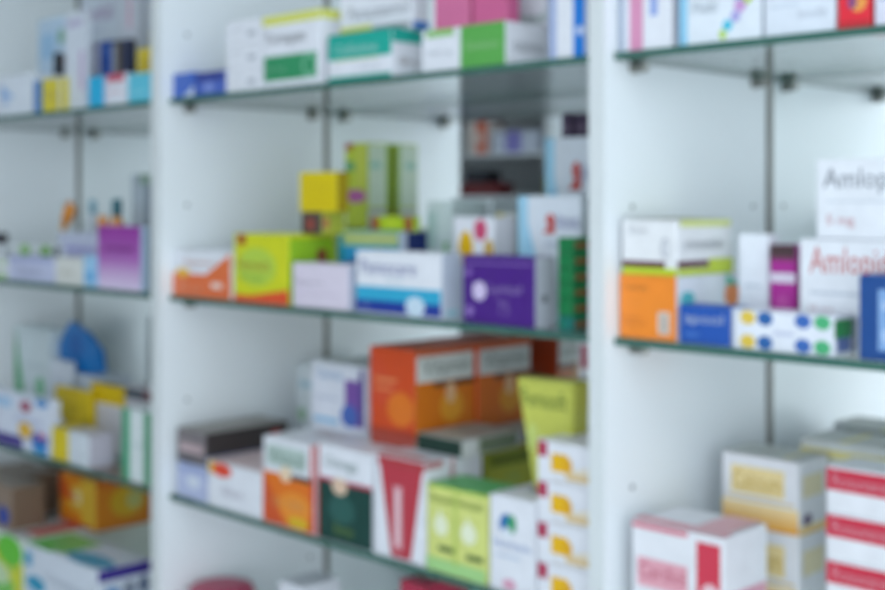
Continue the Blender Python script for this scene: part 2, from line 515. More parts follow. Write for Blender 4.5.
for k, n in enumerate(('lowest', 'second from the glass', 'third from the glass', 'fourth from the glass', 'fifth from the glass', 'topmost')):
    c = carton('flat dark green box with a red side mark, %s of its stack' % n, 557.5, 573, 0, z, '#04713c' if k else '#0a6a62',
               [('S', 'r', .05, .3, .75, .68, '#8a5a34'), ('S', 'r', .05, .82, .95, .94, '#1d8f58'), ('F', 'r', .1, .4, .5, .55, '#0f7f4a')], h=hg - .0004, dep=.085,
               group='dark green boxes stacked by the right divider')
    z = c['top']
# second row
br = carton('dark brown box with a lime side lying on the lime yellow box', 301, 322, 212, yg['top'], '#4c4440',
       [('F', 'r', .3, .2, .62, .7, '#a0453c'), ('S', 'r', 0, 0, 1, 1, '#b3bd45'), ('S', 'c', .05, .2, .3, .8, '#c77a58')], y0=yg['y1'] - .045, dep=.04)
carton('plain bright yellow box standing on the dark brown box', 299.5, 337, 172, br['top'], '#d9c400',
       [('F', 'r', .08, .1, .92, .9, '#d6bd00'), ('S', 'r', 0, 0, 1, 1, '#a38c00')], y0=yg['y1'] - .046, xs=348)
tb = carton('teal box with a pale lime top band and navy side', 337.5, 399, 231, b, '#2a9bd0',
       [('F', 'r', .05, .80, 1, .99, '#a8c58a'), ('F', 'r', .1, .88, .98, .93, '#c9c77a'), ('F', 'r', 0, .55, .1, .99, '#1f97a8'), ('F', 'x', .0, .50, .35, .66, '#3a5aa0'),
        ('S', 'r', 0, 0, 1, 1, '#cdd7ec'), ('S', 'r', .2, .5, 1, .99, '#14286e')], y0=.078, dep=.07)
yy = .098
lb = carton('squat lime box under the tall lime box', 325, 372, 229, b, '#b3bd45',
       [('F', 'c', .0, .84, .2, .98, '#c77a58')], y0=.24, dep=.06)
carton('tall lime box with a magenta mark standing against the mirror', 345, 367, 143, lb['top'], '#b9c92e',
       [('F', 'r', .0, .92, .35, 1, '#a5402e'), ('F', 'r', 0, .68, .45, .78, '#4a9a6a'), ('F', 'c', -.0, .30, 1.0, .46, '#b0589a'), ('F', 'r', .5, .5, .98, .98, '#c4cc48'),
        ('S', 'r', .05, .25, .82, .98, '#cfe0c8'), ('S', 'r', .1, .70, .6, .78, '#9ccbb8'), ('S', 'r', .05, .0, .8, .22, '#c3c8d8'), ('S', 'c', .82, .06, 1, .18, '#8a4a6a'),
        ('S', 'r', .82, .22, 1, 1, '#8fb42e')],
       y0=.252, xs=390)
carton('flat lime box with red ends lying on the navy-sided teal box', 371, 414, 216, tb['top'], '#a7c41c',
       [('F', 'r', .0, .05, .2, .9, '#9a5a30'), ('F', 'r', .78, .05, .98, .95, '#96502e'), ('F', 'c', .3, .2, .65, .85, '#b9d02c')], y0=yy - .01, dep=.012)
carton('slim pale grey box with a green stripe next to the flowered box', 427, 452, 201, b, '#c3d2d2',
       [('F', 'r', .66, 0, .86, .62, '#86b48a'), ('F', 'r', 0, .55, .4, .9, '#a9c4c0')], y0=.125, dep=.06)
carton('white box with yellow and pink flower prints behind the purple box', 453, 494, 217, b, W,
       [('F', 'c', .14, .50, .5, .86, '#e3b400'), ('F', 'c', .52, .76, .84, .98, '#cc4a72'), ('F', 'c', .78, .56, 1, .78, '#c9a23a'), ('F', 'r', .05, .3, .9, .4, '#c9cdd6')], y0=.075, dep=.04)
carton('pale grey box rising behind the flowered box', 452, 492, 198, b, '#c6d0d4',
       [('F', 'r', .1, .8, .9, .86, '#aebcc2'), ('F', 'r', .1, .7, .6, .74, '#b4c0c6')], y0=.195, dep=.05)
carton('slim beige-grey box with small red mark beside the pale blue-edged box', 495.5, 515, 213, b, '#b9bdb8',
       [('F', 'c', .6, .62, .95, .8, '#a06a6a'), ('F', 'r', .05, .9, .4, 1, '#cfc27a'), ('F', 'r', .1, .55, .5, .8, '#a3aeaa')], y0=.115, dep=.05)
def bluebox(label, xl, xr, yt, y0, dep):
    return carton(label, xl, xr, yt, b, '#dfe6f0',
       [('F', 'r', 0, 0, .16, 1, '#a3d3ec'), ('F', 'w', .15, 0, .55, .8, '#9dd0ec'), ('F', 'x', .40, .70, .60, .82, '#c4423c'), ('F', 'c', .46, .76, .60, .86, '#c4423c'),
        ('F', 't', .62, .74, .98, .86, '#9096c8', 'Atonis'), ('F', 'r', .45, .6, .9, .64, '#c6cedd')], y0=y0, dep=dep, xlim=MLIM)
bluebox('pale blue-edged white box with red emblem, behind the purple box', 518, 581, 196, .085, .05)
bk = bluebox('tall pale blue-edged white box with red emblem against the mirror', 545, 606, 137, .19, .06)
carton('narrow dark green box behind the stack of dark green boxes', 583, 603, 198, b, '#3f6a64', [('F', 'r', .1, .2, .9, .3, '#5a8a80')], y0=.10, dep=.06, xlim=MLIM)
for k, (a, c) in enumerate(((561, 571.5), (574.5, 587))):
    carton('small dark purple box on the tall pale blue-edged box, ' + ('with free space beside it', 'beside the divider')[k], a, c, 113, bk['top'], '#40304a', [('F', 'r', .1, .3, .9, .5, '#6a5a70')],
           y0=.205, dep=.03, group='small dark boxes on the tall white box')

# ------------------------------------------------------------------ middle bay, lower shelf
b = SH['low']
lv = carton('lavender box with white print at the end of the lower shelf', 177, 206, 464, b, '#b4bcdc',
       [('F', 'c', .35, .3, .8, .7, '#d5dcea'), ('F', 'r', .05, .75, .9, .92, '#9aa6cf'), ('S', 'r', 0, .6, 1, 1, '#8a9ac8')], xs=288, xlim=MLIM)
carton('long black and grey box lying on the lavender box', 177, 206, 431, lv['top'], '#3a3434',
       [('F', 'r', .0, .1, 1, 1, '#7c7478'), ('F', 'r', .1, .35, .9, .6, '#b8a0a4'), ('F', 'r', 0, 0, .6, .15, '#3a3a46'), ('S', 'r', 0, 0, 1, .3, '#6a7aa0'),
        ('T', 'r', 0, 0, 1, 1, '#8e8a84'), ('S', 'r', .78, .3, .9, .8, '#b03a34')], xs=288, xlim=MLIM)
carton('white box with red and yellow emblem and pinkish lid beside the lavender box', 207.5, 261.5, 466, b, W,
       [('F', 'r', .02, .72, .22, .98, '#e0b44a'), ('F', 'c', .1, .68, .46, .99, '#e2482e'), ('F', 't', .3, .3, .66, .48, '#c4bcd0', 'Rhinol'), ('T', 'r', 0, 0, 1, 1, '#d9c2c4'),
        ('T', 'r', .5, .55, .95, .85, '#c96a5c')], dep=.10)
co = carton('white and orange box with grey-green lettering panel beside the dark green box', 263, 315, 441, b, W,
       [('F', 'r', 0, 0, 1, .60, '#e2741e'), ('F', 'w', 0, .0, .45, .62, '#d2572a'), ('F', 'c', .3, .08, .95, .42, '#ea9030'), ('F', 'r', .08, .68, .84, .92, '#b4c6c0'), ('F', 't', .12, .72, .8, .88, '#7f9a90', 'Vitacal'),
        ('F', 'c', .34, .52, .58, .70, '#ead2b4'), ('F', 'r', .55, .56, 1, .62, '#4a4038'), ('F', 't', .2, .22, .8, .32, '#efb070', 'D3 1000'), ('F', 'c', .5, .02, .9, .14, '#d8b42a'),
        ('F', 'r', .94, 0, 1, 1, '#cf4438'), ('T', 't', .3, .3, .9, .5, '#d0a8a0', 'Vitacal')], dep=.165)
dg = carton('white and dark green box with teal-grey lettering', 317, 373, 449, b, W,
       [('F', 'r', 0, 0, 1, .62, '#14403a'), ('F', 'r', .0, .62, 1, .66, '#b8405a'), ('F', 't', .15, .74, .74, .90, '#8fa8a6', 'Omega'), ('F', 'c', .28, .50, .56, .68, '#dcc0a8'),
        ('F', 'c', .22, .2, .7, .5, '#2a5a54'), ('F', 't', .32, .08, .66, .2, '#7c9a4a', 'forte'), ('F', 'r', 0, 0, .04, 1, '#c4443c'), ('S', 'r', 0, 0, 1, 1, '#dfe2ea')], dep=.285)
e = carton('white box with a tapering crimson bar down its front', 375, 425, 458, b, W,
       [('F', 'v', .08, .02, .98, .98, '#b83a48'), ('F', 'r', .06, .9, 1, .99, '#b03c44'), ('F', 'r', .38, .1, .56, .72, '#d79aa4'), ('F', 'r', .44, .14, .50, .68, '#e8d4da'),
        ('S', 'r', .0, .93, .3, 1, '#b87a7c'), ('S', 'r', .42, .3, .5, 1, '#c9a0a6'), ('T', 'r', 0, 0, .9, .2, '#c98a8c')], xs=482)
carton('yellow-green box with two white droplets and green lid', 427, 487, 489, b, '#d4da80',
       [('T', 'r', 0, 0, 1, 1, '#62b56c'), ('F', 'r', 0, .97, 1, 1, '#a7c850'), ('F', 'c', .12, .42, .36, .66, '#e9eed2'), ('F', 'w', .2, .55, .36, .74, '#e9eed2'), ('F', 'c', .58, .40, .84, .64, '#e9eed2'),
        ('F', 'w', .68, .52, .84, .72, '#e9eed2'), ('F', 't', .08, .80, .46, .90, '#7e9a3a', 'Femisoft'), ('F', 't', .54, .80, .94, .90, '#7e9a3a', 'Femisoft'),
        ('F', 'r', .2, .25, .46, .31, '#56703a'), ('F', 'r', .68, .23, .95, .29, '#56703a'), ('F', 'r', 0, 0, 1, .16, '#a5d28a'), ('F', 'r', .48, .1, .51, .95, '#a9c850')], dep=.062)
gw = carton('white box with a small blue and green leaf emblem', 489.5, 535, 498, b, W,
       [('F', 'c', .22, .60, .56, .82, '#2a6cae'), ('F', 'c', .4, .62, .6, .82, '#3f9a6a'), ('F', 'c', .3, .55, .5, .68, '#dfe6f0'), ('F', 't', .1, .46, .92, .54, '#96aede', 'Herbalis'),
        ('F', 'r', .15, .36, .7, .39, '#c4cfe2'), ('T', 't', .3, .3, .95, .7, '#9fc4b4', 'Herbalis'), ('F', 'c', .3, .02, .6, .14, '#d8a0b8')], dep=.12)
z = b
hh = (hz(563, 443, .006) - b) / 4
YELLOW = [('F', 'r', .01, .60, .20, .97, '#b03a58'), ('F', 'r', .56, .12, .99, .36, '#d9be8e'), ('F', 'x', .5, .30, .99, .50, '#e6dccb'), ('F', 'r', .28, .28, .60, .72, '#e8b414'), ('F', 'c', .5, .28, .68, .66, '#e0a81e'), ('F', 'r', .3, .04, .9, .08, '#d6d2d0')]
for n in ('lowest', 'second from the glass', 'third from the glass', 'topmost'):
    c = carton('white box with red square and yellow blot, %s of its stack' % n, 537, 590, 0, z, W, YELLOW, h=hh - .0004, dep=.075,
               group='white boxes with yellow blots stacked by the right divider', xlim=MLIM)
    z = c['top']
z = b
for k in range(6):
    c = carton('white red-squared box, %s of the tall rear stack against the right divider' % ('lowest', 'second from the glass', 'third from the glass', 'fourth from the glass', 'fifth from the glass', 'topmost')[k], 578, 622, 0, z, W,
               [('F', 'r', .05, .22, .22, .8, '#a8485c'), ('F', 'r', .4, .2, .8, .8, '#e3b21e')], h=.0472, y0=.09, dep=.07,
               group='white boxes in the rear stack by the right divider', xlim=MLIM)
    z = c['top']
o1 = carton('orange red box with white label strip on its side, in front of its twin', 370, 415, 348, dg['top'] + .0165, '#cf4a1c',
       [('F', 'w', 0, .3, 1, 1, '#cf4a26'), ('F', 'r', .1, .6, .6, .64, '#e08a58'), ('F', 'r', .1, .5, .5, .53, '#e08a58'), ('F', 'r', 0, 0, 1, .06, '#a83a24'), ('F', 'c', .4, .1, 1, .5, '#dd7420'),
        ('S', 'r', 0, 0, 1, .62, '#d67416'), ('S', 'r', .02, .62, .98, .97, '#d6dad6'), ('S', 't', .12, .70, .92, .88, '#7d8a82', 'Vitamin'), ('S', 'r', 0, .92, 1, 1, '#c45a2a'), ('S', 'r', .3, .55, 1, .61, '#5a3a28'),
        ('S', 'c', .4, .12, .8, .5, '#e0982a'), ('S', 'c', .5, .34, .66, .6, '#e2b48a')], y0=.058, xs=474)
o2 = carton('orange red box with white label strip on its side, behind its twin', 370, 415, 0, dg['top'] + .0165, '#cf4a1c',
       [('S', 'r', 0, 0, 1, .62, '#d06a1c'), ('S', 'r', .02, .62, .98, .97, '#d0d4d2'), ('S', 't', .12, .70, .92, .88, '#7d8a82', 'Vitamin'), ('S', 'r', 0, .92, 1, 1, '#c45a2a'), ('S', 'r', .3, .55, 1, .61, '#5a3a28'),
        ('S', 'c', .4, .12, .8, .5, '#dc942a'), ('S', 'c', .5, .34, .66, .6, '#e2b48a')], y0=o1['y1'] + .002, h=o1['h'], dep=o1['d'] - .002)
o2['root'].location.x = o1['root'].location.x
for k, o in enumerate((o1, o2)):
    r = carton('flat brown box lying under the %s orange red box' % ('front' if k == 0 else 'rear'), 370, 415, 0, dg['top'], '#a8483a', [('S', 'r', 0, .1, 1, .9, '#b8a89c')], h=.0158, y0=o['y0'], dep=o['d'])
    r['root'].location.x = o1['root'].location.x
fb = carton('flat dark green fronted box with grey lid lying beside the orange red boxes', 417, 462, 437, e['top'], '#b9bdb6',
       [('F', 'r', 0, 0, 1, .96, '#16352c'), ('S', 'r', 0, .0, .25, 1, '#d4d6d6'), ('S', 'r', .3, .1, .95, .9, '#6d7a62'), ('T', 'r', 0, 0, 1, 1, '#a9a9a2'), ('T', 't', .2, .4, .8, .6, '#7e807a', 'Vitacal')], y0=.058, xs=519)
carton('olive yellow box with dark lettering between the flat green box and the leaf box', 479, 489, 452, b, '#c4c64a',
       [('S', 'r', 0, .82, 1, .97, '#8d9a34'), ('S', 't', .1, .83, .9, .95, '#5c6a2a', 'Femisoft'), ('S', 'c', .3, .5, .7, .75, '#bcc65a')], y0=.145, xs=534)
# tapered lime pouch on the leaf box
def pouch(label, pts_px, base_px, y0, dep, col, cat, name, base=None, extra=(), rnd=.002):
    """soft pack: outline given in pixels on the plane y = y0, given depth and rounded edges"""
    pts = []
    for (px, py) in pts_px:
        X, Z = XZ(px, y0)
        pts.append((X, hz(px, py, y0)))
    zmin = min(p[1] for p in pts)
    if base is not None:
        pts = [(x, base if abs(zz - zmin) < 1e-6 else zz) for x, zz in pts]
        zmin = base
    cx = sum(p[0] for p in pts) / len(pts)
    root = link(name, None)
    root.location = (cx, y0 + dep / 2, zmin)
    tag(root, label, cat)
    bm = bmesh.new()
    f = bm.faces.new([bm.verts.new((x - cx, -dep / 2, zz - zmin)) for x, zz in pts])
    r = bmesh.ops.extrude_face_region(bm, geom=[f])
    for v in r['geom']:
        if isinstance(v, bmesh.types.BMVert):
            v.co.y += dep
    bmesh.ops.recalc_face_normals(bm, faces=bm.faces)
    bmesh.ops.bevel(bm, geom=bm.edges[:], offset=rnd, segments=2, affect='EDGES')
    link('pouch_body', mesh_from(bm, 'pouch_body', paper(col, .35)), root)
    xs_ = [p[0] for p in pts]; zs_ = [p[1] for p in pts]
    w, h = max(xs_) - min(xs_), max(zs_) - zmin
    mx = (max(xs_) + min(xs_)) / 2 - cx
    for i, p in enumerate(extra):
        o = put_print(root, 'F', p[0], *p[1:6], w, dep, h, .0003 + .0001 * i, p[6] if len(p) > 6 else None)
        o.location.x += mx
    return root
pouch('lime yellow pouch with dark lettering standing on the leaf box', [(534, 462), (571, 462), (574, 383), (516, 377)], 0, .05, .03, '#c8cc5e', 'pouch', 'medicine_pouch', base=gw['top'],
      extra=[('t', .12, .74, .88, .90, '#5c7a2e', 'Femisoft'), ('c', .38, .2, .6, .5, '#dfe6c0'), ('c', .78, .2, .94, .42, '#3a6a4a'), ('c', .2, .35, .4, .6, '#c9d67a')])
carton('white box with blue lettering and purple block standing on the white and orange box', 311, 367, 364, co['top'], '#dfe2ee',
       [('F', 't', .12, .76, .56, .90, '#6fa8dc', 'Clorinal'), ('F', 'r', .62, .1, .96, .78, '#7a52a4'), ('F', 'c', .55, .08, .85, .42, '#4a6ab8'), ('F', 'r', .05, .1, .5, .17, '#8ac0e4'), ('F', 'r', .1, .45, .5, .49, '#c3c8da'),
        ('F', 'r', .88, .1, .96, .95, '#5a4a90')], y0=.10, dep=.055)
carton('pale box with green marks behind the purple-blocked box', 296, 330, 366, b, '#d3dbe0',
       [('F', 'c', .05, .5, .3, .62, '#9cc0a0'), ('F', 'c', .0, .3, .3, .4, '#7e9a62'), ('F', 'r', .1, .8, .5, .86, '#a9c4d0')], y0=.215, dep=.06)
# things on the glass below
b = SH['bottom']
X, Z = XZ(222, .052)
tub = link('round_tub', None)
tub.location = (X, .052, b)
tag(tub, 'round tub with pinkish red lid on the bottom glass shelf', 'tub')
ht = hz(222, 584, .052) - b
lathe('tub_body', [(.040, 0), (.043, .004), (.046, ht * .7), (.046, ht * .74)], paper('#5f8a72'), tub, 32)
lathe('lid', [(.049, ht * .74), (.050, ht * .76), (.050, ht * .93), (.046, ht * .985), (.03, ht)], paper('#b0405e'), tub, 32)
carton('plain white box beside the round tub on the bottom glass shelf', 279, 302, 584, b, W, [('F', 'r', .1, .8, .8, .86, '#c9cdd6')], y0=.07, dep=.07)
carton('plain crimson box on the bottom glass shelf', 400, 425, 583, b, '#b0304c', [('F', 'r', .1, .8, .8, .84, '#d07a8c')], y0=.04, dep=.08)

# ------------------------------------------------------------------ right bay, top shelf
b = SH['top']
RLIM = (-0.8015, 0.0165)
carton('white box with a pink stripe and grey edge beside the divider', 618, 671, -60, b, W,
       [('F', 'r', 0, 0, .12, 1, '#a7b2c6'), ('F', 'r', .22, 0, .48, .50, '#d58fb2'), ('F', 'r', .22, .5, .42, 1, '#bfa8c6'), ('F', 'r', .62, .3, .76, .62, '#8fa4dc')], dep=.09, xlim=RLIM)
bc = carton('white box with an arc of coloured dots', 677, 761, -60, b, '#e2e9f2',
       [('F', 'r', .03, 0, .13, 1, '#8fc8e6'), ('F', 'r', 0, 0, .03, 1, '#7d88a0'), ('F', 'c', .52, .02, .60, .12, '#b4d848'), ('F', 'c', .56, .10, .68, .21, '#4fc0dc'), ('F', 'c', .66, .18, .77, .29, '#a9a4dc'),
        ('F', 'c', .70, .27, .84, .40, '#c79ad0'), ('F', 'c', .74, .39, .86, .5, '#6fc8c8'), ('F', 'c', .80, .34, .92, .62, '#b4d838'), ('F', 'c', .68, .40, .78, .52, '#78c4e4'), ('F', 'c', .72, .52, .86, .64, '#e0c848'),
        ('F', 't', .2, .3, .5, .42, '#c8d2dc', 'Multi')], dep=.09)
carton('white box with faint grey print beside the red box', 764, 835, -60, b, '#dde4ef',
       [('F', 't', .5, .16, .9, .26, '#c0c8d8', 'Innolin'), ('F', 'r', .1, .3, .5, .33, '#cdd6e4')], dep=.09)
carton('bright red box with a small yellow and purple emblem', 837.5, 871, -60, b, '#e0283a',
       [('F', 'c', .35, .18, .9, .42, '#e89a4a'), ('F', 'c', .3, .22, .6, .38, '#8a4a7a'), ('F', 'r', 0, 0, 1, .08, '#c42a34')], dep=.09)
carton('pale lavender box right of the red box', 874, 940, -60, b, '#dcdcec', [('F', 'r', .1, .3, .6, .34, '#bfc0da')], dep=.09)

# ------------------------------------------------------------------ right bay, middle shelf
b = SH['mid']
orr = carton('bright orange box with a small white barcode panel', 619, 676, 275, b, '#f08a2a',
       [('F', 'r', .70, .10, .90, .44, '#d8cfc6'), ('F', 'r', .74, .13, .86, .41, '#b5aaa2'), ('F', 't', .08, .76, .5, .85, '#c07a3a', 'Centium'), ('F', 'r', .08, .3, .4, .33, '#d87a26'), ('F', 'r', .08, .22, .5, .25, '#d87a26'),
        ('S', 'r', 0, 0, 1, 1, '#dde2ea'), ('S', 'c', .05, .52, .28, .76, '#54b8c0'), ('S', 'c', .76, .45, 1.0, .86, '#ee8a48'), ('S', 'w', .78, .80, 1, 1, '#4fb89a')], xs=738, xlim=RLIM)
carton('white box with maroon and lime base stripes lying on the bright orange box', 622, 677, 220, orr['top'], '#e6e7ea',
       [('F', 'r', 0, 0, 1, .13, '#b9cc2e'), ('F', 'r', 0, .13, .8, .25, '#5c2a3a'), ('F', 't', .12, .75, .48, .88, '#b9bcc4', 'Zinc'), ('F', 'c', .72, .3, .88, .68, '#b8bac2'), ('F', 'c', .76, .36, .88, .62, '#d6d8de'),
        ('S', 'r', 0, 0, 1, .12, '#bccf2e'), ('S', 'r', 0, .14, .55, .26, '#5c2a3a'), ('S', 'r', .55, .10, 1, .28, '#c3d23a'), ('S', 'r', .05, .88, .95, 1, '#d5dc8a'), ('S', 't', .12, .48, .8, .66, '#a9adb4', 'chewable'),
        ('T', 'r', 0, 0, 1, 1, '#d3d7b8')], xs=732)
carton('royal blue box with white lettering', 679, 731, 306, b, '#1f52aa',
       [('F', 't', .1, .46, .86, .80, '#c3d0e8', 'apool'), ('F', 'r', .1, .2, .4, .27, '#4a78c0'), ('S', 'r', 0, 0, 1, 1, '#c9d4e6')], dep=.035)
dots = []
for u, c1 in ((.08, '#dfc04a'), (.26, '#2a62a4'), (.64, '#3a68b4'), (.83, '#4cae78')):
    dots += [('F', 'c', u - .01, .64, u + .15, 1.0, c1), ('F', 'c', u - .01, .02, u + .15, .38, c1)]
carton('long white box with yellow, blue and green dots along its front', 733, 834, 313, b, '#e2e6f0',
       dots + [('F', 'r', .42, .42, .62, .52, '#c6cbe0'), ('S', 'r', 0, .45, .8, .9, '#1f8a48'), ('S', 'r', .1, .1, .7, .45, '#5a6ea8'), ('S', 'r', .8, 0, 1, .9, '#8a90a0')], xs=855)
carton('plain white upright box with small grey print', 738, 769, 234, b, '#e6eaf2',
       [('F', 't', .25, .24, .75, .32, '#b0b8c4', 'Eye'), ('F', 'r', .2, .5, .8, .53, '#cdd4de')], y0=.07, dep=.02)
carton('magenta upright box with brown top and white band', 769.5, 796, 245, b, '#a8288e',
       [('F', 'r', 0, .86, 1, 1, '#4a3438'), ('F', 'r', 0, .62, 1, .72, '#d9cfe0'), ('F', 'r', 0, .84, 1, .88, '#7a3a60'), ('F', 'c', .2, .2, .8, .5, '#b84a9e'), ('F', 'r', 0, .0, 1, .28, '#d9c4e0')], y0=.062, dep=.03)
al = carton('white box with large red lettering under the grey-lettered box', 799, 985, 241, b, '#e6e9f0',
       [('F', 't', .06, .62, .68, .93, '#e0706e', 'Amlopidine'), ('F', 'r', .06, .5, .6, .53, '#c6cdd8'), ('F', 't', .06, .3, .2, .4, '#d8b0b8', '10 mg')], y0=.05, dep=.075)
carton('white box with dark grey lettering and red dose mark, on the red-lettered box', 816, 1005, 157, al['top'], '#e6e9f0',
       [('F', 't', .04, .56, .68, .88, '#8a919e', 'Amlopidine'), ('F', 'r', .06, .46, .6, .48, '#c9d0da'), ('F', 't', .06, .14, .22, .30, '#df9aa4', '5 mg')], y0=.06, dep=.06)
carton('dark blue box with a pale blue inset panel', 858.5, 925, 276, b, '#16478a',
       [('F', 'r', .30, .12, .95, .84, '#7fa4d4'), ('F', 'c', .36, .16, .9, .44, '#aac4e6'), ('F', 'r', .36, .6, .9, .7, '#a8c0e0'), ('S', 'r', 0, 0, 1, 1, '#12386e')], dep=.04)

# ------------------------------------------------------------------ right bay, lower shelf
b = SH['low']
carton('white box with crimson top line, faded red lettering and red square', 632, 724, 529, b, '#e3e4ea',
       [('F', 'r', 0, .94, .62, .985, '#cf6a7e'), ('F', 'r', .06, .42, .62, .68, '#dda0ae'), ('F', 't', .08, .50, .60, .64, '#d6687c', 'Cardiol'), ('F', 'r', .72, .36, .97, .93, '#cc3a50'), ('F', 'c', .78, .44, .95, .58, '#e4c4cc'),
        ('F', 'r', .72, 0, .97, .36, '#d98a9c'), ('F', 'r', .04, .1, .5, .14, '#e0b8c2'), ('S', 'r', .1, .28, .95, .5, '#dba4b4'), ('S', 't', .15, .3, .9, .48, '#d28098', 'Cardiol'),
        ('T', 'r', 0, 0, 1, .22, '#d9929e'), ('T', 'r', .6, 0, .95, 1, '#dcaab2')], xs=767, xlim=RLIM)
z = b
YB2 = [('F', 'g', 0, 0, 1, .34, fade('#d9931e', '#e8d2a0')), ('F', 'r', .12, .46, .82, .84, '#ead49a'), ('F', 't', .15, .52, .78, .78, '#e0b95a', 'Calcium'), ('F', 'r', .05, .38, .95, .41, '#d8b878'),
       ('S', 'r', .12, .5, .8, .8, '#e0d4b0'), ('S', 'c', .12, .10, .42, .28, '#6a5a78'), ('S', 'g', 0, 0, 1, .12, fade('#d9a93e', '#ead9b0')), ('T', 'r', 0, 0, 1, 1, '#b8bcb8'), ('T', 'r', .75, .1, .8, .95, '#d9c878')]
lo = carton('white box with yellow lettering block and orange base, under its twin', 724, 799, 0, z, '#e3e3e8', YB2, y0=.15, xs=829, h=hz(760, 529, .15) - b)
carton('white box with yellow lettering block and orange base, on top of its twin', 722, 799, 457, lo['top'], '#e3e3e8', YB2, y0=.15, xs=828)
z = b
for n in ('lowest', 'second from the glass', 'third from the glass', 'topmost'):
    c = carton('white box with crimson upper band, %s of its stack' % n, 826, 940, 0, z, '#e3e4ea',
               [('F', 'r', 0, .48, 1, .95, '#c62a44'), ('F', 't', .06, .58, .56, .84, '#e6a4b0', 'Rosuvane'), ('F', 'r', .62, .1, .9, .3, '#dfd0d6')], h=.0452, y0=.09, dep=.058,
               group='crimson-banded boxes stacked on the lower right shelf')
    z = c['top']
carton('grey-lidded box with a yellow line behind the crimson-banded stack', 800, 930, 447, b, '#cfd3d2',
       [('T', 'r', 0, 0, 1, 1, '#b4b9b6'), ('T', 'r', .3, 0, .36, 1, '#d5cc78'), ('F', 'r', 0, .9, 1, .95, '#d9cf8a')], y0=.222, dep=.07)

# ------------------------------------------------------------------ left bay, top shelf
b = SH['top']
LLIM = (-2.4655, -1.6635)
carton('white box with pale blue strokes at the left of the top shelf', -12, 32, 76, b, '#dde4ef',
       [('F', 'w', .3, .45, .62, .8, '#8fb4e0'), ('F', 'r', .32, .3, .5, .4, '#a9c0e4')], dep=.09)
carton('small yellow box with blue edge', 34, 62, 79, b, '#d9c93a',
       [('F', 'r', 0, 0, .3, 1, '#3a78bc'), ('F', 'c', .4, .3, .8, .7, '#cdbb40'), ('F', 'r', .9, 0, 1, 1, '#c4c8cc')], dep=.012)
carton('pale blue upright box with green mark behind the small yellow box', 38, 66, 18, b, '#b9cfe4',
       [('F', 'c', .72, .72, .98, .88, '#7fae9a'), ('F', 'r', .1, .6, .6, .85, '#98bede'), ('F', 'r', 0, 0, .6, .4, '#94b8da'), ('F', 'r', .8, .5, 1, .6, '#c0a4b0')], y0=.10, dep=.06)
bottle('black-capped slim bottle behind the small yellow box', 59, 53, b, .075, .0095, '#5a6270', '#20242e', capr=1.0, caph=.35)
carton('white upright box with violet lettering beside the cyan-banded box', 65, 85, 12, b, '#d3dae6',
       [('F', 'r', .75, .2, .95, .6, '#c0a8cc'), ('F', 'r', .1, .85, .9, .92, '#b9b4d0')], y0=.02, dep=.012)
carton('white box with cyan panel and red top mark', 88, 126, 75, b, '#dfe2ec',
       [('F', 'r', .02, 0, .44, 1, '#22aedc'), ('F', 'r', .52, .74, .96, 1, '#c4566e'), ('F', 'r', .55, .4, .9, .46, '#d8b4c0'), ('F', 'r', .46, 0, .5, 1, '#c9b4cc')], dep=.05)
carton('pale cyan box between the red-marked box and the divider', 128, 153, 73, b, '#5fc2da', [('F', 'r', .1, .3, .7, .38, '#8fd6e6')], dep=.05, xlim=LLIM)
carton('slim white and violet box behind the cyan-banded box', 86, 99, 42, b, '#d4d6ea', [('F', 'r', 0, 0, .12, 1, '#a88abf')], y0=.06, dep=.02)
carton('slim navy blue box behind the cyan-banded box', 99.5, 111, 41, b, '#1f4a9a', [('F', 'r', .1, .8, .9, .9, '#3a62b0')], y0=.06, dep=.02)
carton('dark brown and black box behind the red-marked box', 111.5, 129, 40, b, '#26262e',
       [('F', 'r', 0, 0, .3, .95, '#8a8f98'), ('F', 'r', .32, 0, .58, .95, '#5c524a'), ('F', 'r', .85, 0, 1, 1, '#2a3f78')], y0=.06, dep=.014)
carton('pale box with purple lettering rising behind the navy box', 80, 119, -25, b, '#cdd6e2',
       [('F', 't', .1, .68, .85, .8, '#a878b4', 'Bonthal'), ('F', 'r', .1, .6, .6, .63, '#b9c0d0')], y0=.14, dep=.02)
carton('pale upright box with pink strokes behind the dark brown box', 119.5, 137, -25, b, '#cfd4e0',
       [('F', 'r', .5, .62, .66, .84, '#d8a0b8'), ('F', 'c', .6, .84, 1, .96, '#a87a9c')], y0=.14, dep=.05)
carton('yellow box behind the pale cyan box', 137, 154, 48, b, '#d9c43a', [('F', 'c', .2, .5, .8, .9, '#c4ac30')], y0=.062, dep=.02)
carton('taller narrow yellow box behind the yellow box', 150, 166, 31, b, '#d6c84a', [('F', 'r', .1, .7, .8, .76, '#c4b43a')], y0=.105, dep=.04, xlim=LLIM)

# ------------------------------------------------------------------ left bay, middle shelf
b = SH['mid']
carton('white box with green corner at the left of the middle shelf', -25, 7, 259, b, W,
       [('F', 'c', .7, 0, 1, .35, '#a4cc8a'), ('F', 'c', .75, .7, 1, .95, '#b4d49a')], dep=.05)
bottle('white bottle with black cap behind the green-cornered box', -1, 233, b, .09, .022, '#dfe4ea', '#2a2434', capr=.75, caph=.24)
carton('white box with two green dots behind the flat lavender box', 10, 60, 244, b, '#dbe2e6',
       [('F', 'c', .2, .62, .42, .98, '#8abf6a'), ('F', 'c', .62, .62, .84, .98, '#7fb85a'), ('F', 'r', .9, .6, 1, .95, '#5a6270')], y0=.065, dep=.045)
carton('flat lavender box with grey lettering', 9, 54, 257, b, '#c3c8e4',
       [('F', 't', .25, .25, .7, .6, '#9aa0c0', 'Dolorin'), ('F', 'r', 0, .82, .95, 1, '#a7add6')], dep=.04)
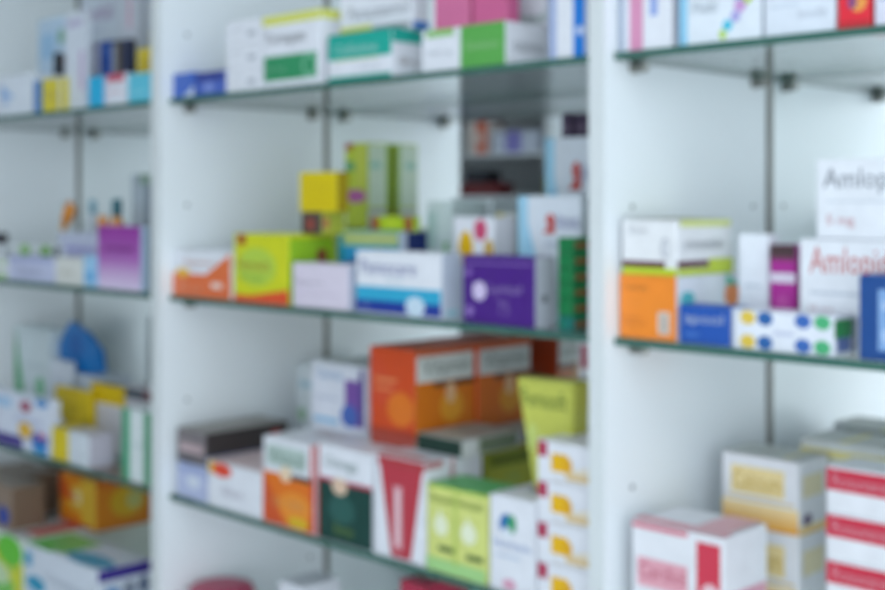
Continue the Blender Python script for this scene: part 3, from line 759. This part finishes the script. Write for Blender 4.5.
carton('small off-white box beside the flat lavender box', 55, 82, 258, b, '#dbdcd8', [('F', 'r', .2, .35, .7, .55, '#c8c8c0')], dep=.04)
carton('small sky blue box beside the magenta box', 83.5, 96.5, 256, b, '#9cc8ea', [('F', 'r', .1, .2, .9, .5, '#6fb0e0')], dep=.05)
carton('magenta box fading to pale pink at its base', 98, 141, 226, b, '#c8b8dc',
       [('F', 'g', 0, 0, 1, 1, fade('#d8cbe4', '#a45fae', '#8e2a94')), ('F', 'r', .15, .6, .85, .68, '#84388c'), ('F', 'r', .2, .5, .7, .53, '#a368b0'), ('S', 'r', 0, 0, 1, 1, '#b4cde4')], xs=148)
ev = carton('large lavender box behind the small off-white box', 58, 99, 233, b, '#c6cce2',
       [('F', 'r', .0, .62, 1, .72, '#a9a8dc'), ('F', 'r', .3, .5, .9, .56, '#b4b4e0')], y0=.075, dep=.06)
# slanted orange tube on the lavender box
tube = link('ointment_tube', None)
X, Z = XZ(60, .10)
zb = ev['top']
tube.location = (X, .105, zb)
tag(tube, 'orange squeeze tube leaning on the large lavender box', 'tube')
tw = XZ(78, .105)[0] - XZ(59, .105)[0]
bm = bmesh.new()
sec = [(0, .006, .006), (.012, .012, .010), (.035, .015, .009), (.048, .0155, .002)]
rings = []
for l, rx, ry in sec:
    rings.append([bm.verts.new((rx * math.cos(2 * math.pi * i / 16), ry * math.sin(2 * math.pi * i / 16), l)) for i in range(16)])
for a, c in zip(rings, rings[1:]):
    for i in range(16):
        bm.faces.new((a[i], a[(i + 1) % 16], c[(i + 1) % 16], c[i]))
bm.faces.new(rings[0][::-1]); bm.faces.new(rings[-1])
for f in bm.faces: f.smooth = True
tbod = link('tube_body', mesh_from(bm, 'tube_body', paper('#d98a2e', .3)), tube)
tcap = lathe('cap', [(.0055, -.010), (.006, -.009), (.006, 0), (.005, .001)], paper('#d9a04a', .3), tube, 16)
for o in (tbod, tcap):
    o.rotation_euler = (0, math.radians(36), 0)
    o.location = (.008, 0, .0118)
bottle('orange dropper bottle with dark teal cap behind the magenta box', 117, 199, b, .085, .014, '#dd9a5a', '#246a78', capr=.62, caph=.20)
bottle('white dropper bottle with pale blue cap behind the large lavender box', 93, 200, b, .16, .013, '#d5dee8', '#7fb4c8', capr=.5, caph=.20)
bottle('small bottle with orange cap behind the magenta box', 103, 216, b, .08, .010, '#dfe0e4', '#e39a52', capr=.9, caph=.3)
carton('grey upright box with dark edge by the divider', 131, 160, 174, b, '#b4c0ca',
       [('F', 'r', .5, 0, .85, 1, '#7d8c9a'), ('F', 'r', .3, .9, .7, 1, '#8fa89a'), ('F', 'r', .05, .4, .4, .44, '#a0acb8')], y0=.125, dep=.05, xlim=LLIM)

# ------------------------------------------------------------------ left bay, lower shelf
b = SH['low']
carton('white box with red, blue and yellow print and violet base band', -18, 50, 394, b, '#d9dfee',
       [('F', 'r', 0, .72, .45, .90, '#a4c8e8'), ('F', 'c', .58, .70, .74, .92, '#a03c5a'), ('F', 'c', .80, .86, .98, 1, '#2a86c8'), ('F', 'r', 0, 0, .62, .22, '#4a3a8c'), ('F', 'c', .56, .22, .76, .52, '#e3b43a'),
        ('F', 'c', .74, .10, .98, .40, '#2c5cb4'), ('F', 'c', .76, .0, .98, .16, '#3a9ad8'), ('F', 'c', .82, .28, .96, .4, '#c07aa0'), ('F', 'r', .5, .52, .9, .6, '#c4c8e0')], dep=.02)
carton('white box with a yellow left edge between the printed box and green-striped box', 52, 89, 431, b, '#d5dce4',
       [('F', 'r', 0, 0, .46, 1, '#dcc418'), ('F', 'r', .6, .3, .9, .36, '#c0c8d0'), ('S', 'r', 0, 0, 1, 1, '#c0bcc8'), ('T', 'r', 0, 0, 1, 1, '#c3c0c6'), ('T', 'r', 0, 0, .4, 1, '#cbb42a')], xs=112)
carton('white box with two green stripes beside the divider', 122, 153, 411, b, '#dbe4e6',
       [('F', 'r', 0, 0, .26, 1, '#4aa078'), ('F', 'r', .72, .0, .98, 1, '#3f8f66'), ('F', 'r', .3, .5, .68, .55, '#c4d4d4')], dep=.06, xlim=LLIM)
y1 = carton('golden yellow box behind the yellow-edged box', 55, 90, 389, b, '#d6b80c',
       [('F', 'w', 0, .5, .5, 1, '#d6be1c'), ('F', 'x', .3, .2, 1, .6, '#bba010'), ('F', 'w', 0, .3, .4, .6, '#d5dcec')], y0=.085, dep=.012)
y2 = carton('flat golden yellow box with dark lid behind the yellow-edged box', 91, 123, 385, b, '#d6b406',
       [('F', 'r', .0, 0, 1, .72, '#c9c6cc'), ('T', 'r', 0, 0, 1, 1, '#4a4a44')], y0=.10, dep=.015)
carton('grey box with dark lid beside the flat golden yellow box', 125, 156, 388, b, '#b4b2b8', [('F', 'r', 0, .84, 1, .97, '#3a4650'), ('F', 'r', .6, .86, .9, .97, '#6a3a40')], y0=.09, dep=.05, xlim=LLIM)
carton('white upright box with green left stripe beside the blue pouch', 15, 50, 328, b, '#cfdbe0',
       [('F', 'w', 0, 0, .4, 1, '#4aa06a'), ('F', 'c', .6, .3, .85, .52, '#6fb88a'), ('F', 'r', .3, .6, .9, .64, '#bccad0')], y0=.13, dep=.05)
carton('small white box in front of the blue pouch', 50, 70, 361, b, '#d3dae6', [('F', 'r', .2, .7, .8, .74, '#c0c8d8')], y0=.122, dep=.012)
wb = carton('white box carrying the blue pouch', 54, 104, 374, b, '#cfd8e4', [('F', 'w', 0, .7, .5, 1, '#e0e6f0')], y0=.14, dep=.06)
pouch('bright blue pouch with slanted shoulders on a white box', [(56, 358), (70, 362), (77, 374), (101, 374), (98, 350), (86, 333), (69, 321), (60, 338)], 0, .15, .014, '#1478c4', 'pouch', 'soft_pouch', base=None, rnd=.003,
      extra=[('c', .3, .3, .6, .8, '#0f62b0')])

# ------------------------------------------------------------------ left bay, bottom shelf
b = SH['bottom']
g1 = carton('green and yellow box at the left of the bottom shelf', -58, 23, 560, b, '#dbe4da',
       [('F', 'r', 0, .0, 1, .62, '#7cc860'), ('F', 'w', .62, .4, .95, 1, '#d8dc3a'), ('F', 'c', .55, .3, .85, .6, '#c8e0b4'), ('F', 'r', .9, 0, 1, .7, '#d4d83a'), ('F', 'c', .7, .6, 1, 1, '#68c83c'),
        ('T', 'r', 0, 0, 1, 1, '#b9bcc0'), ('T', 'r', .86, .1, .99, .5, '#d0584a')], dep=.285, h=.138, xlim=LLIM)
carton('white box with green and teal print and violet side edge', 25, 98, 557, b, '#d9e0ec',
       [('F', 'r', 0, .72, .1, .9, '#1f9ac4'), ('F', 'c', .02, .42, .3, .62, '#2a9ac0'), ('F', 't', .3, .6, .8, .72, '#b0bcd0', 'Optina'), ('T', 'r', .0, .1, .45, .9, '#7ac06a'), ('T', 'c', .45, .02, 1, .5, '#3a9cc0'),
        ('T', 'w', .0, .0, .4, .5, '#6abf5a'), ('S', 'r', 0, .86, 1, 1, '#3c2a8c'), ('S', 'c', .1, .55, .4, .78, '#5a94cc'), ('S', 'c', .45, .6, .7, .8, '#8a94a8'), ('S', 'c', .75, .62, .95, .82, '#6a7a98'),
        ('S', 'r', .1, .3, .9, .36, '#b9c0d0')], xs=151, h=.136)
for k, n in enumerate(('front', 'middle', 'rear')):
    c = carton('brown cardboard box, %s one of the row beside the orange box' % n, -45, 12, 0, g1['top'], '#8f7a6a',
               [('F', 'c', .76, .08, .96, .52, '#1f3f9a'), ('F', 'r', .65, .7, .95, .74, '#a08c7c'), ('T', 'r', 0, 0, 1, 1, '#948478'), ('S', 'r', 0, 0, 1, .97, '#7a6454')], h=.078, y0=.02 + .07 * k, dep=.064, xlim=LLIM,
               group='brown cardboard boxes on the bottom shelf')
    if k == 0: bx = c['x1']
    c['root'].location.x += (bx - c['x1']) * .45
carton('orange and yellow box with sunburst print', 60, 96, 477, g1['top'], '#e0871e',
       [('F', 'c', .2, .3, .8, .8, '#e8c04a'), ('F', 'c', .35, .45, .65, .7, '#ead9a0'), ('F', 'w', 0, .5, .5, 1, '#d8602a'), ('F', 'r', .6, 0, 1, 1, '#e2b43a'), ('F', 'r', 0, 0, .9, .08, '#c44a2a'),
        ('S', 'r', 0, 0, 1, 1, '#c9780e'), ('S', 'c', .25, .2, .9, .85, '#c9a01c'), ('S', 'c', .55, .35, .85, .7, '#b4b46a'), ('S', 'r', 0, .85, 1, 1, '#c0620e')], y0=.125, xs=150)

# ------------------------------------------------------------------ the cabinet across the aisle, seen in the mirror
OY = -2.20                               # its front plane
def ox(px):
    return XZ(px, 2 * YB - OY)[0]
def oz(px, py):
    return CAM.z - (py - HOR) / FPX * XZ(px, 2 * YB - OY)[1]
opp = link('wall_shelf_unit', None)
tag(opp, 'white shelf unit with grey back across the aisle, seen in the mirror', 'shelf unit')
xa, xb, xc = ox(380), ox(545), ox(553)
WX = xb - xa
for k in range(3):
    box_obj('side_panel', xc - (k) * (WX + .03) - .03 if k else xb, (xc - k * (WX + .03)) if k else xc, RY0 + 0.002, OY, 0, 2.3, M_PANEL, opp)
s153, s97, s200 = oz(500, 153), oz(500, 96), oz(500, 196)
xl_ = xc - 2 * (WX + .03)
box_obj('back_board', xl_, xb, RY0 + 0.004, RY0 + 0.02, 0.0, 2.3, M_GREYBACK, opp)
for z in (0.1, 0.5, 0.9, s200, s153, s97, s97 + .24, s97 + .5):
    box_obj('shelf', xl_, xb, RY0 + 0.02, OY - .01, z - .012, z, M_PANEL, opp)
def ocarton(label, xl, xr, yt, base, col, prints=(), dep=.1, back=0.0):
    X0, X1 = ox(xl), ox(xr)
    h = oz((xl + xr) / 2, yt) - base
    root = link('medicine_carton', None)
    root.location = ((X0 + X1) / 2, OY - .02 - dep / 2 - back, base)
    root.rotation_euler = (0, 0, math.pi)
    tag(root, label, 'medicine box')
    w = X1 - X0
    bm = bmesh.new()
    add_box(bm, -w / 2, w / 2, -dep / 2, dep / 2, 0, h)
    bmesh.ops.bevel(bm, geom=bm.edges[:], offset=.0008, segments=1, affect='EDGES')
    link('carton_body', mesh_from(bm, 'carton_body', paper(col)), root)
    for i, p in enumerate(prints):
        put_print(root, *p[:7], w, dep, h, .0004 + .0002 * i)
    return base + h + .0004
t = ocarton('white box with orange red print on the shelf across the aisle', 464, 486, 122, s153 + .0004, '#d8cfca', [('F', 'r', .1, 0, .6, 1, '#d4694a'), ('F', 'c', .3, .3, .8, .7, '#e0c8c0')])
ocarton('dark red box on the orange red printed box across the aisle', 458, 487, 98, t, '#5a2026', [('F', 'r', .45, .1, .55, .9, '#8a5a58')])
ocarton('white box with violet centre on the shelf across the aisle', 489, 535, 131, s153 + .0004, '#cfd6e8', [('F', 'r', .36, 0, .7, 1, '#8a84cc')])
ocarton('white box with yellow base on the upper shelf across the aisle', 460, 499, 72, s97 + .0004, '#c9cfd2', [('F', 'r', .1, 0, .6, .35, '#d8b43a')])
ocarton('pale lime and white box on the upper shelf across the aisle', 503, 533, 72, s97 + .0004, '#c4ccb0', [('F', 'r', .4, 0, .6, 1, '#cfd4d8'), ('F', 'r', .1, .2, .3, .7, '#c9cf7a')])
t = ocarton('flat dark red box on the lower shelf across the aisle', 457, 494, 183, s200 + .0004, '#6a2226', [('F', 'r', .1, .4, .9, .6, '#8a3a3a')])
ocarton('small black box on the flat dark red box across the aisle', 461, 482, 170, t, '#22252e', [('F', 'r', .1, .4, .9, .5, '#3a3f4a')])
